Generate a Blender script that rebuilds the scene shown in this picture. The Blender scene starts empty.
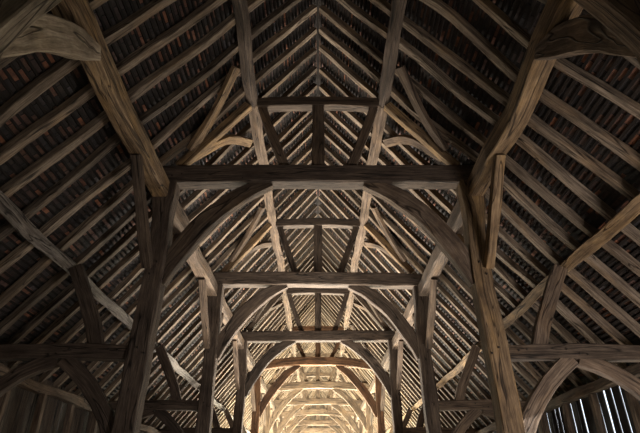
import bpy, math, random
from mathutils import Vector, noise

rnd = random.Random(7)
scene = bpy.context.scene
C = scene.collection
CAMZ = 1.6
F_PX = 500.0
PITCH = math.radians(29.3)
TANR = 1.25                      # roof slope
APEX = 10.25 + CAMZ              # underside of rafters at the ridge
NL = math.sqrt(1 + TANR * TANR)
TY = [3.2, 9.0, 14.9, 21.3, 27.1, 33.0, 38.9, 44.8, 50.7, 56.6]
Y_NEAR, Y_FAR = -5.5, 62.4
WALLX = 6.42

def Z(h): return h + CAMZ

def roof_pt(x, y, dist=0.0):
    """point under (dist<0) or over (dist>0) the rafters' underside, at |x|, signed by side later"""
    return Vector((x + dist * TANR / NL, y, APEX - TANR * x + dist / NL))

# ------------------------------------------------------------------ materials
def new_mat(name):
    m = bpy.data.materials.new(name); m.use_nodes = True
    nt = m.node_tree
    for n in list(nt.nodes): nt.nodes.remove(n)
    out = nt.nodes.new('ShaderNodeOutputMaterial')
    bs = nt.nodes.new('ShaderNodeBsdfPrincipled')
    nt.links.new(bs.outputs[0], out.inputs[0])
    return m, nt, bs

def nd(nt, t, **kw):
    n = nt.nodes.new(t)
    for k, v in kw.items():
        if k in n.inputs: n.inputs[k].default_value = v
        else: setattr(n, k, v)
    return n

def ramp(nt, src, stops):
    r = nt.nodes.new('ShaderNodeValToRGB')
    e = r.color_ramp.elements
    while len(e) > 1: e.remove(e[-1])
    e[0].position = stops[0][0]; e[0].color = (*stops[0][1], 1)
    for p, c in stops[1:]:
        x = e.new(p); x.color = (*c, 1)
    nt.links.new(src, r.inputs[0])
    return r.outputs[0]

def mix(nt, kind, fac, a, b):
    m = nt.nodes.new('ShaderNodeMix'); m.data_type = 'RGBA'; m.blend_type = kind
    if isinstance(fac, float): m.inputs[0].default_value = fac
    else: nt.links.new(fac, m.inputs[0])
    for s, v in ((6, a), (7, b)):
        if isinstance(v, tuple): m.inputs[s].default_value = (*v, 1)
        else: nt.links.new(v, m.inputs[s])
    return m.outputs[2]

def math_(nt, op, a, b=0.0, c=None):
    m = nt.nodes.new('ShaderNodeMath'); m.operation = op
    for i, v in enumerate((a, b, c)):
        if v is None: continue
        if isinstance(v, (int, float)): m.inputs[i].default_value = v
        else: nt.links.new(v, m.inputs[i])
    return m.outputs[0]

def wood(name, dark, mid, light, patch=(.3, .2, .11), patch_amt=.5, crack=True, var=.35):
    m, nt, bs = new_mat(name)
    tc = nd(nt, 'ShaderNodeTexCoord')
    oi = nd(nt, 'ShaderNodeObjectInfo')
    off = nt.nodes.new('ShaderNodeCombineXYZ')
    nt.links.new(math_(nt, 'MULTIPLY', oi.outputs['Random'], 37.0), off.inputs[2])
    nt.links.new(math_(nt, 'MULTIPLY', oi.outputs['Random'], 11.0), off.inputs[0])
    add = nd(nt, 'ShaderNodeVectorMath', operation='ADD')
    nt.links.new(tc.outputs['UV'], add.inputs[0]); nt.links.new(off.outputs[0], add.inputs[1])
    def mapped(sx, sy):
        mp = nd(nt, 'ShaderNodeMapping')
        mp.inputs['Scale'].default_value = (sx, sy, 1)
        nt.links.new(add.outputs[0], mp.inputs[0]); return mp.outputs[0]
    def ns(vec, scale, detail=4, rough=.6, dist=0):
        n = nd(nt, 'ShaderNodeTexNoise', Scale=scale, Detail=detail, Roughness=rough, Distortion=dist)
        nt.links.new(vec, n.inputs['Vector']); return n.outputs[0]
    grain = ns(mapped(1.6, 34), 1.0, 5, .65, .4)
    fine = ns(mapped(5, 120), 1.0, 3, .6)
    big = ns(mapped(1.1, 3.0), 1.0, 3, .6)
    col = ramp(nt, grain, [(.28, dark), (.5, mid), (.72, light)])
    pm = ramp(nt, big, [(.5, (0, 0, 0)), (.72, (patch_amt,) * 3)])
    col = mix(nt, 'MIX', pm, col, patch)
    col = mix(nt, 'MULTIPLY', .55, col, ramp(nt, fine, [(.3, (.45, .45, .45)), (.6, (1, 1, 1))]))
    st = ramp(nt, ns(mapped(.8, 2.2), 1.7, 4, .7), [(.35, (.45, .43, .42)), (.6, (1, 1, 1))])
    col = mix(nt, 'MULTIPLY', .9, col, st)
    vv = ramp(nt, oi.outputs['Random'], [(0, (1 - var,) * 3), (.5, (1, .97, .94)), (1, (1 + var * .5,) * 3)])
    col = mix(nt, 'MULTIPLY', 1.0, col, vv)
    h = math_(nt, 'ADD', math_(nt, 'MULTIPLY', grain, .7), math_(nt, 'MULTIPLY', fine, .3))
    if crack:
        cr = ns(mapped(.35, 5.5), 1.0, 2, .5, .6)
        d = math_(nt, 'ABSOLUTE', math_(nt, 'SUBTRACT', cr, .5))
        cm = ramp(nt, d, [(0.0, (.06, .05, .045)), (.006, (.3, .28, .26)), (.016, (1, 1, 1))])
        col = mix(nt, 'MULTIPLY', .9, col, cm)
        h = math_(nt, 'MULTIPLY', h, cm)
    nt.links.new(col, bs.inputs['Base Color'])
    bs.inputs['Roughness'].default_value = .82
    bs.inputs['Specular IOR Level'].default_value = .25
    bp = nd(nt, 'ShaderNodeBump', Strength=.75, Distance=.03)
    nt.links.new(h, bp.inputs['Height']); nt.links.new(bp.outputs[0], bs.inputs['Normal'])
    return m

M = {}
M['oak'] = wood('old_oak', (.045, .03, .02), (.115, .08, .055), (.21, .155, .11), (.26, .16, .08), .35)
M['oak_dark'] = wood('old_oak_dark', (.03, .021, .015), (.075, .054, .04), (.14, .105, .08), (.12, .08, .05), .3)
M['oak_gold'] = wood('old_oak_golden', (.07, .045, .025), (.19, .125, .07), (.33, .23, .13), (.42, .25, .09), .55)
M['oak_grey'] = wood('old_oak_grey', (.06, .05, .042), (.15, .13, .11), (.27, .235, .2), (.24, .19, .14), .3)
M['rafter'] = wood('rafter_oak', (.06, .043, .03), (.17, .128, .092), (.32, .255, .19), (.32, .2, .1), .45, True, .45)
M['board'] = wood('board_oak', (.03, .024, .018), (.085, .066, .05), (.16, .125, .095), (.14, .1, .07), .3)
M['board_black'] = wood('board_tarred', (.012, .012, .014), (.03, .03, .034), (.055, .055, .06), (.04, .04, .045), .3)
M['batten'] = wood('batten_oak_shaded', (.008, .006, .005), (.018, .013, .01), (.035, .026, .02), (.03, .02, .012), .3, False)  # near black: shadow between the tile courses put into the colour
M['oak_red'] = wood('old_oak_reddish', (.045, .024, .012), (.12, .062, .03), (.21, .115, .06), (.26, .12, .05), .5)
M['oak_lit'] = wood('old_oak_lit', (.12, .09, .06), (.33, .26, .185), (.5, .42, .31), (.4, .3, .18), .4)  # lighter oak: light on the nearest left braces put into the colour
M['peg'] = wood('peg_oak', (.015, .01, .008), (.03, .022, .016), (.05, .04, .03), (.03, .02, .015), .1, False)

def tile_mat():
    m, nt, bs = new_mat('clay_tile')
    tc = nd(nt, 'ShaderNodeTexCoord')
    sep = nd(nt, 'ShaderNodeSeparateXYZ'); nt.links.new(tc.outputs['UV'], sep.inputs[0])
    u = math_(nt, 'DIVIDE', sep.outputs[0], .25)
    v = sep.outputs[1]                                   # course index + fraction
    row = math_(nt, 'FLOOR', v)
    u2 = math_(nt, 'ADD', u, math_(nt, 'MULTIPLY', row, .47))
    cell = math_(nt, 'FLOOR', u2)
    fr = math_(nt, 'FRACT', u2)
    cv = nt.nodes.new('ShaderNodeCombineXYZ')
    nt.links.new(cell, cv.inputs[0]); nt.links.new(row, cv.inputs[1])
    wn = nt.nodes.new('ShaderNodeTexWhiteNoise'); wn.noise_dimensions = '2D'
    nt.links.new(cv.outputs[0], wn.inputs['Vector'])
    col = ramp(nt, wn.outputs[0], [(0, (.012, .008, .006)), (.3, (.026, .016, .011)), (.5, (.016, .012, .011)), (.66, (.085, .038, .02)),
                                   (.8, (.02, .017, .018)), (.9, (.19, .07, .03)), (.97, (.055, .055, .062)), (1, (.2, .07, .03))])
    n = nd(nt, 'ShaderNodeTexNoise', Scale=9.0, Detail=5.0, Roughness=.7)
    nt.links.new(tc.outputs['Object'], n.inputs['Vector'])
    col = mix(nt, 'MULTIPLY', .85, col, ramp(nt, n.outputs[0], [(.35, (.3, .3, .3)), (.65, (1.2, 1.15, 1.1))]))
    edge = math_(nt, 'MINIMUM', fr, math_(nt, 'SUBTRACT', 1.0, fr))
    em = ramp(nt, edge, [(0, (.1, .1, .1)), (.03, (.2, .2, .2)), (.05, (1, 1, 1))])
    col = mix(nt, 'MULTIPLY', 1.0, col, em)
    nt.links.new(col, bs.inputs['Base Color']); bs.inputs['Roughness'].default_value = .85
    bp = nd(nt, 'ShaderNodeBump', Strength=.8, Distance=.02)
    nt.links.new(math_(nt, 'ADD', n.outputs[0], em), bp.inputs['Height'])
    nt.links.new(bp.outputs[0], bs.inputs['Normal'])
    return m
M['tile'] = tile_mat()

def ground_mat(name, a, b):
    m, nt, bs = new_mat(name)
    tc = nd(nt, 'ShaderNodeTexCoord')
    n = nd(nt, 'ShaderNodeTexNoise', Scale=.8, Detail=8.0, Roughness=.65)
    nt.links.new(tc.outputs['Object'], n.inputs['Vector'])
    nt.links.new(ramp(nt, n.outputs[0], [(.3, a), (.7, b)]), bs.inputs['Base Color'])
    bs.inputs['Roughness'].default_value = .9
    return m
M['earth'] = ground_mat('packed_earth', (.2, .165, .125), (.34, .29, .23))
M['grass'] = ground_mat('outside_grass', (.1, .13, .05), (.2, .22, .1))

# ------------------------------------------------------------------ geometry helpers
class MB:
    def __init__(s): s.v = []; s.f = []; s.uv = []
    def quad(s, pts, uvs):
        b = len(s.v); s.v += [tuple(p) for p in pts]; s.f.append(tuple(range(b, b + len(pts)))); s.uv.append(uvs)
    def build(s, name, mat, parent=None, origin=None, smooth=False):
        me = bpy.data.meshes.new(name)
        o0 = Vector(origin) if origin is not None else Vector((0, 0, 0))
        me.from_pydata([tuple(Vector(p) - o0) for p in s.v], [], s.f)
        uvl = me.uv_layers.new(name='UVMap')
        i = 0
        for uvs in s.uv:
            for c in uvs: uvl.data[i].uv = c; i += 1
        me.materials.append(mat)
        if smooth:
            for p in me.polygons: p.use_smooth = True
        me.update()
        o = bpy.data.objects.new(name, me); C.objects.link(o)
        o.location = o0
        if parent is not None:
            o.parent = parent
            o.location = o0 - parent_origin(parent)
        return o

def parent_origin(p):
    v = Vector(p.location)
    while p.parent is not None:
        p = p.parent; v += Vector(p.location)
    return v

def spline(pts, step):
    P = [Vector(p) for p in pts]
    if len(P) == 2:
        n = max(1, int((P[1] - P[0]).length / step + .5))
        return [(P[0].lerp(P[1], i / n), i / n) for i in range(n + 1)]
    out = []
    m = len(P) - 1
    for k in range(m):
        a = P[k - 1] if k > 0 else P[0] * 2 - P[1]
        b, c = P[k], P[k + 1]
        d = P[k + 2] if k + 2 <= m else P[m] * 2 - P[m - 1]
        n = max(1, int((c - b).length / step + .5))
        for i in range(n + (1 if k == m - 1 else 0)):
            t = i / n
            q = .5 * ((2 * b) + (c - a) * t + (2 * a - 5 * b + 4 * c - d) * t * t + (3 * b - a - 3 * c + d) * t ** 3)
            out.append((q, (k + t) / m))
    return out

def timber_mesh(mb, pts, w, d, up=(0, 0, 1), rough=.012, step=.4, ch=.14, scale=None, bow=0.0, seed=None):
    """a rough-hewn beam swept along pts; w across, d along up; scale: list of (t, w factor, d factor)"""
    s = rnd.random() * 100 if seed is None else seed
    up = Vector(up)
    path = spline(pts, step)
    ring = []
    L = 0
    prev = None
    n = len(path)
    tot = sum((path[i + 1][0] - path[i][0]).length for i in range(n - 1))
    for i, (p, t) in enumerate(path):
        a = path[max(0, i - 1)][0]; b = path[min(n - 1, i + 1)][0]
        tan = (b - a).normalized()
        side = tan.cross(up).normalized(); nn = side.cross(tan).normalized()
        if prev is not None: L += (p - prev).length
        prev = p
        fw = fd = 1.0
        if scale:
            for (t0, a0, b0), (t1, a1, b1) in zip(scale, scale[1:]):
                if t0 <= t <= t1:
                    k = (t - t0) / max(1e-6, t1 - t0); fw = a0 + (a1 - a0) * k; fd = b0 + (b1 - b0) * k
        env = math.sin(math.pi * min(1, max(0, L / max(tot, .01))))
        c = Vector(p) + side * (noise.noise(Vector((L * .45, s, 3))) * bow * env) + nn * (noise.noise(Vector((L * .45, s, 9))) * bow * env * .5)
        hw, hd = w * fw / 2, d * fd / 2
        cc = ch * min(hw, hd)
        prof = [(-hw + cc, -hd), (hw - cc, -hd), (hw, -hd + cc), (hw, hd - cc), (hw - cc, hd), (-hw + cc, hd), (-hw, hd - cc), (-hw, -hd + cc)]
        r = []
        for j, (x, y) in enumerate(prof):
            k1 = noise.noise(Vector((L * 1.3, j // 2 * 2.7, s))) * rough * 1.6
            k2 = noise.noise(Vector((L * 1.3 + 50, j // 2 * 2.7, s))) * rough * 1.6
            r.append(c + side * (x + k1) + nn * (y + k2))
        ring.append((r, L))
    per = [0]
    r0 = ring[0][0]
    for j in range(8): per.append(per[-1] + (r0[(j + 1) % 8] - r0[j]).length)
    for (ra, la), (rb, lb) in zip(ring, ring[1:]):
        for j in range(8):
            k = (j + 1) % 8
            mb.quad([ra[j], ra[k], rb[k], rb[j]], [(la, per[j]), (la, per[j + 1]), (lb, per[j + 1]), (lb, per[j])])
    for (r, l), rev in ((ring[0], True), (ring[-1], False)):
        q = list(r) if not rev else list(reversed(r))
        mb.quad(q, [((x.z + x.x) * .3, x.y * 1.0 + x.x) for x in q])

def timber(name, pts, w, d, mat, parent=None, **kw):
    mb = MB(); timber_mesh(mb, pts, w, d, **kw)
    return mb.build(name, mat, parent, origin=pts[0])

def tag(o, label, cat, group=None):
    o['label'] = label; o['category'] = cat
    if group: o['group'] = group
    return o

def mir(pts, s): return [Vector((s * p[0], p[1], p[2])) for p in pts]

def peg(parent, p, axis='y', r=.016):
    mb = MB(); n = 8
    c = Vector(p); ring = []
    for e in (-.03, .02):
        rr = []
        for i in range(n):
            a = 2 * math.pi * i / n
            if axis == 'y': rr.append(c + Vector((r * math.cos(a), e, r * math.sin(a))))
            else: rr.append(c + Vector((e, r * math.cos(a), r * math.sin(a))))
        ring.append(rr)
    for i in range(n):
        k = (i + 1) % n
        mb.quad([ring[0][i], ring[0][k], ring[1][k], ring[1][i]], [(0, i * .01), (0, i * .01 + .01), (.05, i * .01 + .01), (.05, i * .01)])
    mb.quad(ring[0], [(q.x, q.z) for q in ring[0]]); mb.quad(ring[1][::-1], [(q.x, q.z) for q in ring[1]])
    return mb.build('peg', M['peg'], parent, origin=p)

SIDE = {-1: 'left', 1: 'right'}
ORD = ['nearest', 'first whole', 'second whole', 'third', 'fourth', 'fifth', 'sixth', 'seventh', 'eighth', 'ninth']

# ------------------------------------------------------------------ trusses
TR_LABEL = [
    'nearest timber truss, only its post edges and curved braces showing in the upper corners',
    'large dark timber truss nearest in full view, spanning the upper half of the frame',
    'second timber truss in full view, framed beneath the tie beam of the big front one',
    'third timber truss in full view, still dark, with a straight tie beam',
    'fourth timber truss, reddish brown with an upward bowed tie beam',
    'fifth timber truss, the first one lit pale yellow, below the reddish brown one',
    'sixth timber truss, pale yellow, directly beneath the first bright truss',
    'seventh timber truss, small and pale near the bottom centre',
    'eighth timber truss, tiny and pale, the last but one along the nave',
    'ninth and farthest timber truss, tiny pale arch at the end of the nave']
CAMBER = [0, .02, .03, .03, .33, .2, .16, .22, .12, .1]
SAG = [0, 0, -.03, .02, 0, .04, 0, 0, 0, 0]

def make_truss(k, y):
    t = bpy.data.objects.new('roof_truss', None); C.objects.link(t)
    t.location = (0, y, 0); t.empty_display_size = .3
    tag(t, TR_LABEL[k], 'roof truss')
    near = k <= 3
    st = .35 if near else .7
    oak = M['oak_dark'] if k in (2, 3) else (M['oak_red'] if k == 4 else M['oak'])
    cam = CAMBER[k]
    # tie beam
    def tz(x): return Z(6.035) + cam * (1 - (x / 3.4) ** 2) + SAG[k] * x / 3
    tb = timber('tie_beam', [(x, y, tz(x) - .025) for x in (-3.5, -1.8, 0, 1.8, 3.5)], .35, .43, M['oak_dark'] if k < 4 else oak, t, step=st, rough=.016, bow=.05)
    for s in (-1, 1):
        # arcade post with a jowled head
        pts = mir([(3.24, y, 0), (3.17, y, Z(2.4)), (3.15, y, Z(4.3)), (3.22, y, Z(5.2)), (3.25, y, Z(5.84))], s)
        post = timber('arcade_post', pts, .36, .36, M['oak_dark'] if s < 0 and k == 1 else (M['oak_gold'] if k == 1 else oak), t, up=(0, 1, 0), step=st, rough=.02, bow=.04,  # front pair: daylight put into golden right oak, shade into dark left oak
                      scale=[(0, 1.05, 1), (.5, 1, 1), (.68, 1.05, 1), (.9, 1.4, 1), (1, 1.5, 1)])
        # arch brace to the tie
        bp = mir([(3.02, y, Z(3.55)), (2.83, y, Z(4.1)), (2.27, y, Z(4.95)), (1.62, y, Z(5.53) + cam * .5), (1.0, y, Z(5.83) + cam * .85)], s)
        ab = timber('arch_brace', bp, .2, .28 if k == 0 else .4, M['oak_lit'] if (k == 0 and s < 0) else oak, t, step=.25 if near else .5, rough=.014,
               scale=[(0, 1, .55), (.3, 1, 1), (.7, 1, 1), (1, 1, .55)])
        # aisle frame; the left side's shade is put into its darker oak
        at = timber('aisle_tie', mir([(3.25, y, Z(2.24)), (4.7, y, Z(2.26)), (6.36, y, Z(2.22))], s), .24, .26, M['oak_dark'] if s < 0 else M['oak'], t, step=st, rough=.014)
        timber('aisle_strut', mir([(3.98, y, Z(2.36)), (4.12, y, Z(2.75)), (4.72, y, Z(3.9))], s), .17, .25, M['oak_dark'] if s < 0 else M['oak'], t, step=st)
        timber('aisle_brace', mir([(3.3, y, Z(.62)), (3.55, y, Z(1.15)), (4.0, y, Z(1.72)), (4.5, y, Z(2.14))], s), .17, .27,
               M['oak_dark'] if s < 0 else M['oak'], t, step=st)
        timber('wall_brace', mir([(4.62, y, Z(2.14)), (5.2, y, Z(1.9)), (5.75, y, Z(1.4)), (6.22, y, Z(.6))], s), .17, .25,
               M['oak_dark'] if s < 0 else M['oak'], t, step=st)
        timber('wall_post', mir([(6.24, y, 0), (6.24, y, Z(2.12))], s), .24, .26, M['oak'], t, up=(0, 1, 0), step=.6)
        # principal rafter segment between tie end and purlin
        a = roof_pt(3.12, y, -.11); b = roof_pt(1.72, y, -.11)
        if k > 0:
            timber('principal_rafter', mir([a, b], s), .17, .2, M['oak_gold'] if k < 3 else M['oak'], t, step=st, up=(TANR * s, 0, 1))
            timber('raking_strut', mir([(.7, y, Z(6.2) + cam * .9), (1.02, y, Z(7.1)), (1.32, y, Z(8.0))], s), .15, .2, oak, t, step=st)
        if k in (1, 2):
            yy = y - .18
            for px, pz in ((3.05, 2.2), (3.18, 2.3)): peg(post, (s * px, yy - .005, Z(pz)))
            for px, pz in ((3.2, 3.7), (3.1, 3.95)): peg(post, (s * px, yy - .005, Z(pz)))
            for px in (3.55, 3.7, 4.4, 4.62, 4.75): peg(at, (s * px, y - .122, Z(2.24 + .05 * math.sin(px * 9))))
            for px in (1.3, 1.6, 2.9, 3.1): peg(tb, (s * px, y - .15, tz(px) - .1 + .06 * math.sin(px * 7)))
    if k > 0:
        timber('collar_beam', [(-1.42, y, Z(8.06)), (0, y, Z(8.11)), (1.42, y, Z(8.06))], .24, .27, oak, t, step=st)
        timber('crown_post', [(0, y, Z(6.2) + cam), (0, y, Z(8.0))], .28, .2, oak, t, up=(0, 1, 0), step=st)
    return t

for k, y in enumerate(TY): make_truss(k, y)

# ------------------------------------------------------------------ lengthwise timbers, one per bay
BAYS = [(Y_NEAR + .2, TY[0])] + [(TY[i], TY[i + 1]) for i in range(len(TY) - 1)] + [(TY[-1], Y_FAR - .15)]
BN = ['over the camera', 'before the large front truss', 'behind the large front truss',
      'behind the second whole truss', 'behind the third whole truss',
      'behind the reddish fourth truss', 'behind the pale fifth truss', 'behind the sixth truss',
      'behind the seventh truss', 'behind the eighth truss', 'behind the farthest truss']
for b, (y0, y1) in enumerate(BAYS):
    if b == 0: continue
    near = b <= 3
    st = .35 if near else .8
    for s in (-1, 1):
        S = SIDE[s]
        ym = (y0 + y1) / 2
        bw = .12 if near else .05
        m = M['oak_gold'] if b == 1 and s < 0 else M['oak']
        mm = M['oak_gold'] if b == 1 else m
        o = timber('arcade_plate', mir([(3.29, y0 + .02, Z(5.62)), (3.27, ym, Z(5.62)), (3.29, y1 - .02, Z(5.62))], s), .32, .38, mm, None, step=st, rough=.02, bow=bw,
                   seed=11 + b + s)
        tag(o, ('%s arcade plate %s' % ({(-1, 1): 'golden brown left', (1, 1): 'cracked brown right'}.get((s, b), S), BN[b])), 'beam', 'lengthwise arcade plates on the post heads')
        pc = roof_pt(1.64, 0, -.13)
        o = timber('purlin', mir([(pc.x, y0 + .01, pc.z), (pc.x - .03, ym, pc.z - .02), (pc.x, y1 - .01, pc.z)], s), .19, .23, M['oak_dark'] if b == 1 else M['oak'], None, up=(TANR * s, 0, 1), step=st, rough=.016, bow=bw)
        tag(o, 'upper %s purlin at collar height %s' % (S, BN[b]), 'purlin', 'upper purlins')
        pc = roof_pt(4.98, 0, -.115)
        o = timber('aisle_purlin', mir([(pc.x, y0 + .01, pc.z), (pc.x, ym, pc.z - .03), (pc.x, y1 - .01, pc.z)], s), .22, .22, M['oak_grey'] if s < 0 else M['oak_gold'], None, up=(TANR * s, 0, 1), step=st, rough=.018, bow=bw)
        tag(o, 'lower %s purlin under the aisle rafters %s' % (S, BN[b]), 'purlin', 'aisle purlins')
        o = timber('wall_plate', mir([(6.25, y0 + .01, Z(2.14)), (6.25, ym, Z(2.17)), (6.25, y1 - .01, Z(2.14))], s), .2, .2, M['oak'], None, step=st, rough=.02, bow=bw)
        tag(o, '%s wall plate topping the boarded aisle wall %s' % (S, BN[b]), 'beam', 'wall plates')
        # studs of the aisle wall
        for q in range(1, 4):
            yy = y0 + (y1 - y0) * q / 4
            o = timber('wall_stud', mir([(6.27, yy, 0), (6.27, yy, Z(2.05))], s), .14, .14, M['oak'], None, up=(0, 1, 0), step=.6)
            tag(o, '%s upright stud against the %s wall boards %s' % (['first', 'middle', 'last'][q - 1], S, BN[b]), 'stud', 'studs of the aisle walls')

BIGBR = {0: 'nearest truss', 1: 'large front truss', 2: 'second full truss', 3: 'third full truss', 4: 'reddish fourth truss', 5: 'pale fifth truss',
         6: 'sixth truss', 7: 'seventh truss', 8: 'eighth truss', 9: 'ninth truss'}
for k, y in enumerate(TY):
    for s in (-1, 1):
        S = SIDE[s]
        for dirn in (-1, 1):
            if k == 0 and dirn < 0: continue
            side_word = 'leaning nearer' if dirn < 0 else 'leaning away'
            if k == 0:
                pts = [(3.2, y + .15, Z(3.72)), (3.2, y + .55, Z(4.4)), (3.2, y + 1.2, Z(5.05)), (3.2, y + 1.85, Z(5.5))]
                w, d = .24, .42
            else:
                pts = [(3.26, y + dirn * .17, Z(3.85)), (3.29, y + dirn * .75, Z(4.5)), (3.29, y + dirn * 1.65, Z(5.42))]
                w, d = .17, .2
            o = timber('plate_brace', mir(pts, s), w, d, M['oak_lit'] if k == 0 and s < 0 else (M['oak_gold'] if s > 0 and k == 1 else M['oak']), None, step=.3 if k < 3 else .6,
                       scale=[(0, 1, .5), (.25, 1, 1), (.75, 1, 1), (1, 1, .5)] if k == 0 else None)
            if k == 0: tag(o, 'broad curved brace from the arcade plate in the upper %s corner' % S, 'brace', 'braces from post to arcade plate')
            else: tag(o, 'brace from the %s post of the %s up to the plate, %s' % (S, BIGBR[k], side_word), 'brace', 'braces from post to arcade plate')
            if k == 0: continue
            x0, x1 = 2.85, 1.8
            p0 = roof_pt(x0, y + dirn * .14, -.075); p1 = roof_pt(2.3, y + dirn * .62, -.075); p2 = roof_pt(x1, y + dirn * 1.3, -.075)
            if dirn > 0: p1 = roof_pt(2.22, y + .5, -.075)
            o = timber('wind_brace', mir([p0, p1, p2], s), .22, .1, M['oak_gold'] if (s < 0 and k < 2) else M['oak'], None, up=(TANR * s, 0, 1), step=.25 if k < 3 else .5)
            tag(o, 'wind brace on the %s slope, foot at the %s, %s upward'  % (S, BIGBR[k], side_word), 'brace', 'wind braces of the roof slopes')

# ------------------------------------------------------------------ rafters
def ordw(i):
    w = ['first', 'second', 'third', 'fourth', 'fifth', 'sixth', 'seventh', 'eighth', 'ninth', 'tenth', 'eleventh', 'twelfth']
    return w[i]
for b, (y0, y1) in enumerate(BAYS):
    if b == 0:
        ys = [y1 - .36 - .64 * i for i in range(2)]
    else:
        n = 9 if b != 10 else 8
        ys = [y0 + (y1 - y0) * (i + .5) / n for i in range(n)]
    for i, yy in enumerate(ys):
        for s in (-1, 1):
            jy = rnd.uniform(-.05, .05)
            w = rnd.uniform(.115, .155); d = .14
            near = b <= 2
            bow = .14 if near else .06
            xs = [.025, 1.64, 3.3, 4.98, 6.42]
            tw = rnd.uniform(-.06, .06)
            pts = []
            for q, x in enumerate(xs):
                p = roof_pt(x, yy + jy + tw * (q / 2 - 1) + rnd.uniform(-.025, .025), .068); pts.append(p)
            o = timber('rafter', mir(pts, s), w, d, M['rafter'], None, up=(TANR * s, 0, 1), step=.4 if near else 1.0, rough=.012 if near else .006, bow=bow)
            S = SIDE[s]
            if b == 0: lab = '%s slope rafter, %s on the camera side of the nearest truss' % (S, ordw(i))
            elif b <= 4: lab = '%s slope rafter, %s of nine going back %s' % (S, ordw(i), BN[b])
            else: lab = 'bright rafter of the %s slope %s' % (S, BN[b])
            tag(o, lab, 'rafter', 'rafters of the %s slope %s' % (S, BN[b]))

# ------------------------------------------------------------------ roof covering: battens and lapped tiles
def roof_cover(s):
    mb = MB(); mt = MB()
    x = 0.0
    step = .115 * 1 / NL           # horizontal run per course
    n = int(6.42 / step)
    ya, yb = Y_NEAR - .3, Y_FAR + .3
    def P(x, dist, y):
        p = roof_pt(x, y, dist); return Vector((s * p.x, p.y, p.z))
    for c in range(-2, n):
        x0 = c * step; x1 = x0 + step
        jit = rnd.uniform(-.1, .1) * step
        # tile underside: lower edge kicks up over the next course
        mt.quad([P(x0, .2, ya), P(x0, .2, yb), P(x1 + step * .25, .225, yb), P(x1 + step * .25, .225, ya)], [(ya, c + .02), (yb, c + .02), (yb, c + .98), (ya, c + .98)])
        mt.quad([P(x1 + step * .25, .225, ya), P(x1 + step * .25, .225, yb), P(x1, .2, yb), P(x1, .2, ya)], [(ya, c + .95), (yb, c + .95), (yb, c + .97), (ya, c + .97)])
        # batten
        a, b_ = x0 + jit + step * .02, x0 + jit + step * .4
        q = [(a, .17), (b_, .17), (b_, .198), (a, .198)]
        L = [P(u, v, ya) for u, v in q]; R = [P(u, v, yb) for u, v in q]
        for j in range(4):
            kk = (j + 1) % 4
            mb.quad([L[j], R[j], R[kk], L[kk]], [(ya, c * .3 + j * .03), (yb, c * .3 + j * .03), (yb, c * .3 + j * .03 + .03), (ya, c * .3 + j * .03 + .03)])
    # upper skin so the roof has thickness
    mt.quad([P(-.183, .255, ya), P(6.45, .255, ya), P(6.45, .255, yb), P(-.183, .255, yb)], [(ya, .5), (ya, 30.5), (yb, 30.5), (yb, .5)])
    if s > 0:                                   # half-round ridge tiles closing the apex
        zc = APEX + .33; prof = [(-.24, -.2), (-.17, -.02), (0, .06), (.17, -.02), (.24, -.2)]
        for (xa, za), (xb, zb) in zip(prof, prof[1:]):
            mt.quad([Vector((xa, ya, zc + za)), Vector((xb, ya, zc + zb)), Vector((xb, yb, zc + zb)), Vector((xa, yb, zc + za))], [(ya, .3), (ya, .7), (yb, .7), (yb, .3)])
    o = mt.build('ceiling', M['tile']); o['kind'] = 'structure'
    t = mb.build('tile_batten', M['batten'], o)
    return o
for s in (-1, 1): roof_cover(s)

# ------------------------------------------------------------------ floor, walls
def box(mb, a, b):
    x0, y0, z0 = a; x1, y1, z1 = b
    v = [Vector(p) for p in ((x0, y0, z0), (x1, y0, z0), (x1, y1, z0), (x0, y1, z0), (x0, y0, z1), (x1, y0, z1), (x1, y1, z1), (x0, y1, z1))]
    for f in ((0, 3, 2, 1), (4, 5, 6, 7), (0, 1, 5, 4), (1, 2, 6, 5), (2, 3, 7, 6), (3, 0, 4, 7)):
        q = [v[i] for i in f]
        mb.quad(q, [(p.z, p.x + p.y) for p in q])
mb = MB(); box(mb, (-WALLX - .1, Y_NEAR - .2, -.2), (WALLX + .1, Y_FAR + .2, 0))
o = mb.build('floor', M['earth']); o['kind'] = 'structure'
mb = MB(); box(mb, (-90, -60, -.6), (90, 130, -.22))
o = mb.build('ground', M['grass']); o['kind'] = 'structure'

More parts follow.
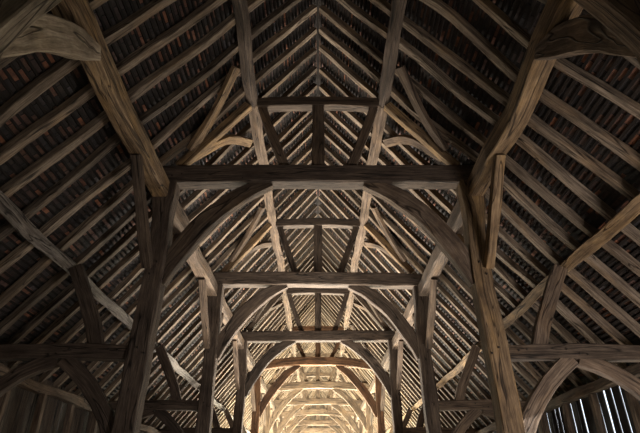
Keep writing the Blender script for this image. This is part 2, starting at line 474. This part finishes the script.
def board_wall(s, mat, gapf):
    mb = MB(); r = random.Random(31 + s)
    y = Y_NEAR
    while y < Y_FAR:
        w = r.uniform(.2, .3); g = gapf(r, y)
        x = s * (WALLX + r.uniform(-.008, .008))
        z1 = Z(2.42)
        lean0, lean1 = r.uniform(-.012, .012), r.uniform(-.012, .012)
        t = .022
        a = [Vector((x, y + lean0, .02)), Vector((x + s * t, y + lean0, .02)), Vector((x + s * t, y + w + lean0, .02)), Vector((x, y + w + lean0, .02))]
        # ragged edges: three levels
        levels = [0, .35, .6, .8, 1.0]
        rings = []
        for q, f in enumerate(levels):
            j0 = r.uniform(-.008, .008); j1 = r.uniform(-.014, .008)
            zz = .02 + (z1 - .02) * f
            ln = lean0 + (lean1 - lean0) * f
            rings.append([Vector((x, y + ln + j0, zz)), Vector((x + s * t, y + ln + j0, zz)), Vector((x + s * t, y + w + ln + j1, zz)), Vector((x, y + w + ln + j1, zz))])
        u0 = r.uniform(0, 20)
        for ra, rb in zip(rings, rings[1:]):
            for j in range(4):
                k = (j + 1) % 4
                mb.quad([ra[j], ra[k], rb[k], rb[j]], [(ra[j].z, u0 + ra[j].y - y), (ra[k].z, u0 + ra[k].y - y), (rb[k].z, u0 + rb[k].y - y), (rb[j].z, u0 + rb[j].y - y)])
        mb.quad(rings[-1], [(0, 0), (.02, 0), (.02, w), (0, w)]); mb.quad(rings[0][::-1], [(0, 0), (.02, 0), (.02, w), (0, w)])
        y += w + g
    o = mb.build('wall_' + SIDE[s], mat); o['kind'] = 'structure'
    return o
board_wall(-1, M['board'], lambda r, y: (.019 if r.random() < .5 else .0) if y < 21 else 0)
board_wall(1, M['board_black'], lambda r, y: r.choice([.03, .045, .06, .09]) if y < 17.5 else (.01 if r.random() < .4 else .0))

def gable(y, name):
    mb = MB(); x = -WALLX
    r = random.Random(5)
    while x < WALLX:
        w = min(.26, WALLX - x + .01)
        def top(xx): return APEX + .2 - TANR * abs(xx)
        q = [(x, 0), (x + w, 0), (x + w, top(x + w)), (x, top(x))]
        d = r.uniform(-.01, .01)
        A = [Vector((p[0], y + d, p[1])) for p in q]; B = [Vector((p[0], y + d + .03, p[1])) for p in q]
        uv = [(p[1], p[0]) for p in q]
        mb.quad(A, uv); mb.quad(B[::-1], uv[::-1])
        for j in range(4):
            k = (j + 1) % 4; mb.quad([A[j], B[j], B[k], A[k]], [uv[j], uv[j], uv[k], uv[k]])
        x += .26
    o = mb.build(name, M['board']); o['kind'] = 'structure'
gable(Y_FAR, 'wall_far'); gable(Y_NEAR, 'wall_near')

# ------------------------------------------------------------------ light
w = bpy.data.worlds.new('World'); scene.world = w; w.use_nodes = True
bg = w.node_tree.nodes['Background']; bg.inputs[0].default_value = (.78, .87, 1, 1); bg.inputs[1].default_value = 2.2
def area(name, loc, rot, size, power, col, sy=None):
    l = bpy.data.lights.new(name, 'AREA'); l.energy = power; l.color = col; l.size = size
    if sy: l.shape = 'RECTANGLE'; l.size_y = sy
    o = bpy.data.objects.new(name, l); C.objects.link(o); o.location = loc; o.rotation_euler = rot
    return o
UP = (math.pi, 0, 0)
CR = (1, .93, .82); WM = (1, .93, .7)
LIGHTS = [(2.0, 62, CR, 0, 180), (13.4, 430, CR, 0, 72), (18.2, 1350, CR, -12, 105), (24.3, 2000, CR, -15, 120), (28.4, 5200, WM, 25, 150),
          (34, 6200, WM, 0, 180), (40, 6200, WM, 0, 180), (46, 6200, WM, 0, 180), (52, 6200, WM, 0, 180), (58, 6200, WM, 0, 180)]
for y, p, c, tilt, spr in LIGHTS:  # unseen area lights added at floor level to light timbers from below
    lo = area('floor_fill_light', (-.8 if y < 3 else 0, y, .25), Vector((0, math.sin(math.radians(tilt)), math.cos(math.radians(tilt)))).to_track_quat('-Z', 'Y').to_euler(), 2.0, p, c)
    lo.data.spread = math.radians(spr)
area('side_fill_light', (6.0, 10.4, 1.3), Vector((-1, -.08, .3)).to_track_quat('-Z', 'Y').to_euler(), 1.8, 150, (1, .95, .88))  # added area light for the left post's inner face; no door built
area('aisle_fill_light', (4.8, 3.2, 1.2), Vector((-.22, 1, .28)).to_track_quat('-Z', 'Y').to_euler(), 1.6, 400, (1, .93, .9))  # added area light brightening the front right post; no door built
sun = bpy.data.lights.new('sun', 'SUN'); sun.energy = 30; sun.angle = math.radians(1); sun.color = (1, .95, .88)
so = bpy.data.objects.new('sun', sun); C.objects.link(so)
so.rotation_euler = Vector((-1, .12, -.32)).to_track_quat('-Z', 'Y').to_euler()

# ------------------------------------------------------------------ camera
cd = bpy.data.cameras.new('camera'); cam = bpy.data.objects.new('camera', cd); C.objects.link(cam)
cam.location = (0, 0, CAMZ); cam.rotation_euler = (math.pi / 2 + PITCH, 0, 0)
cd.sensor_width = 36; cd.lens = F_PX / 640 * 36
cd.shift_x = 2 / 640
cd.clip_end = 500
scene.camera = cam
vs = scene.view_settings
vs.view_transform = 'Standard'; vs.look = 'None'; vs.exposure = 0; vs.gamma = 1; vs.use_curve_mapping = False
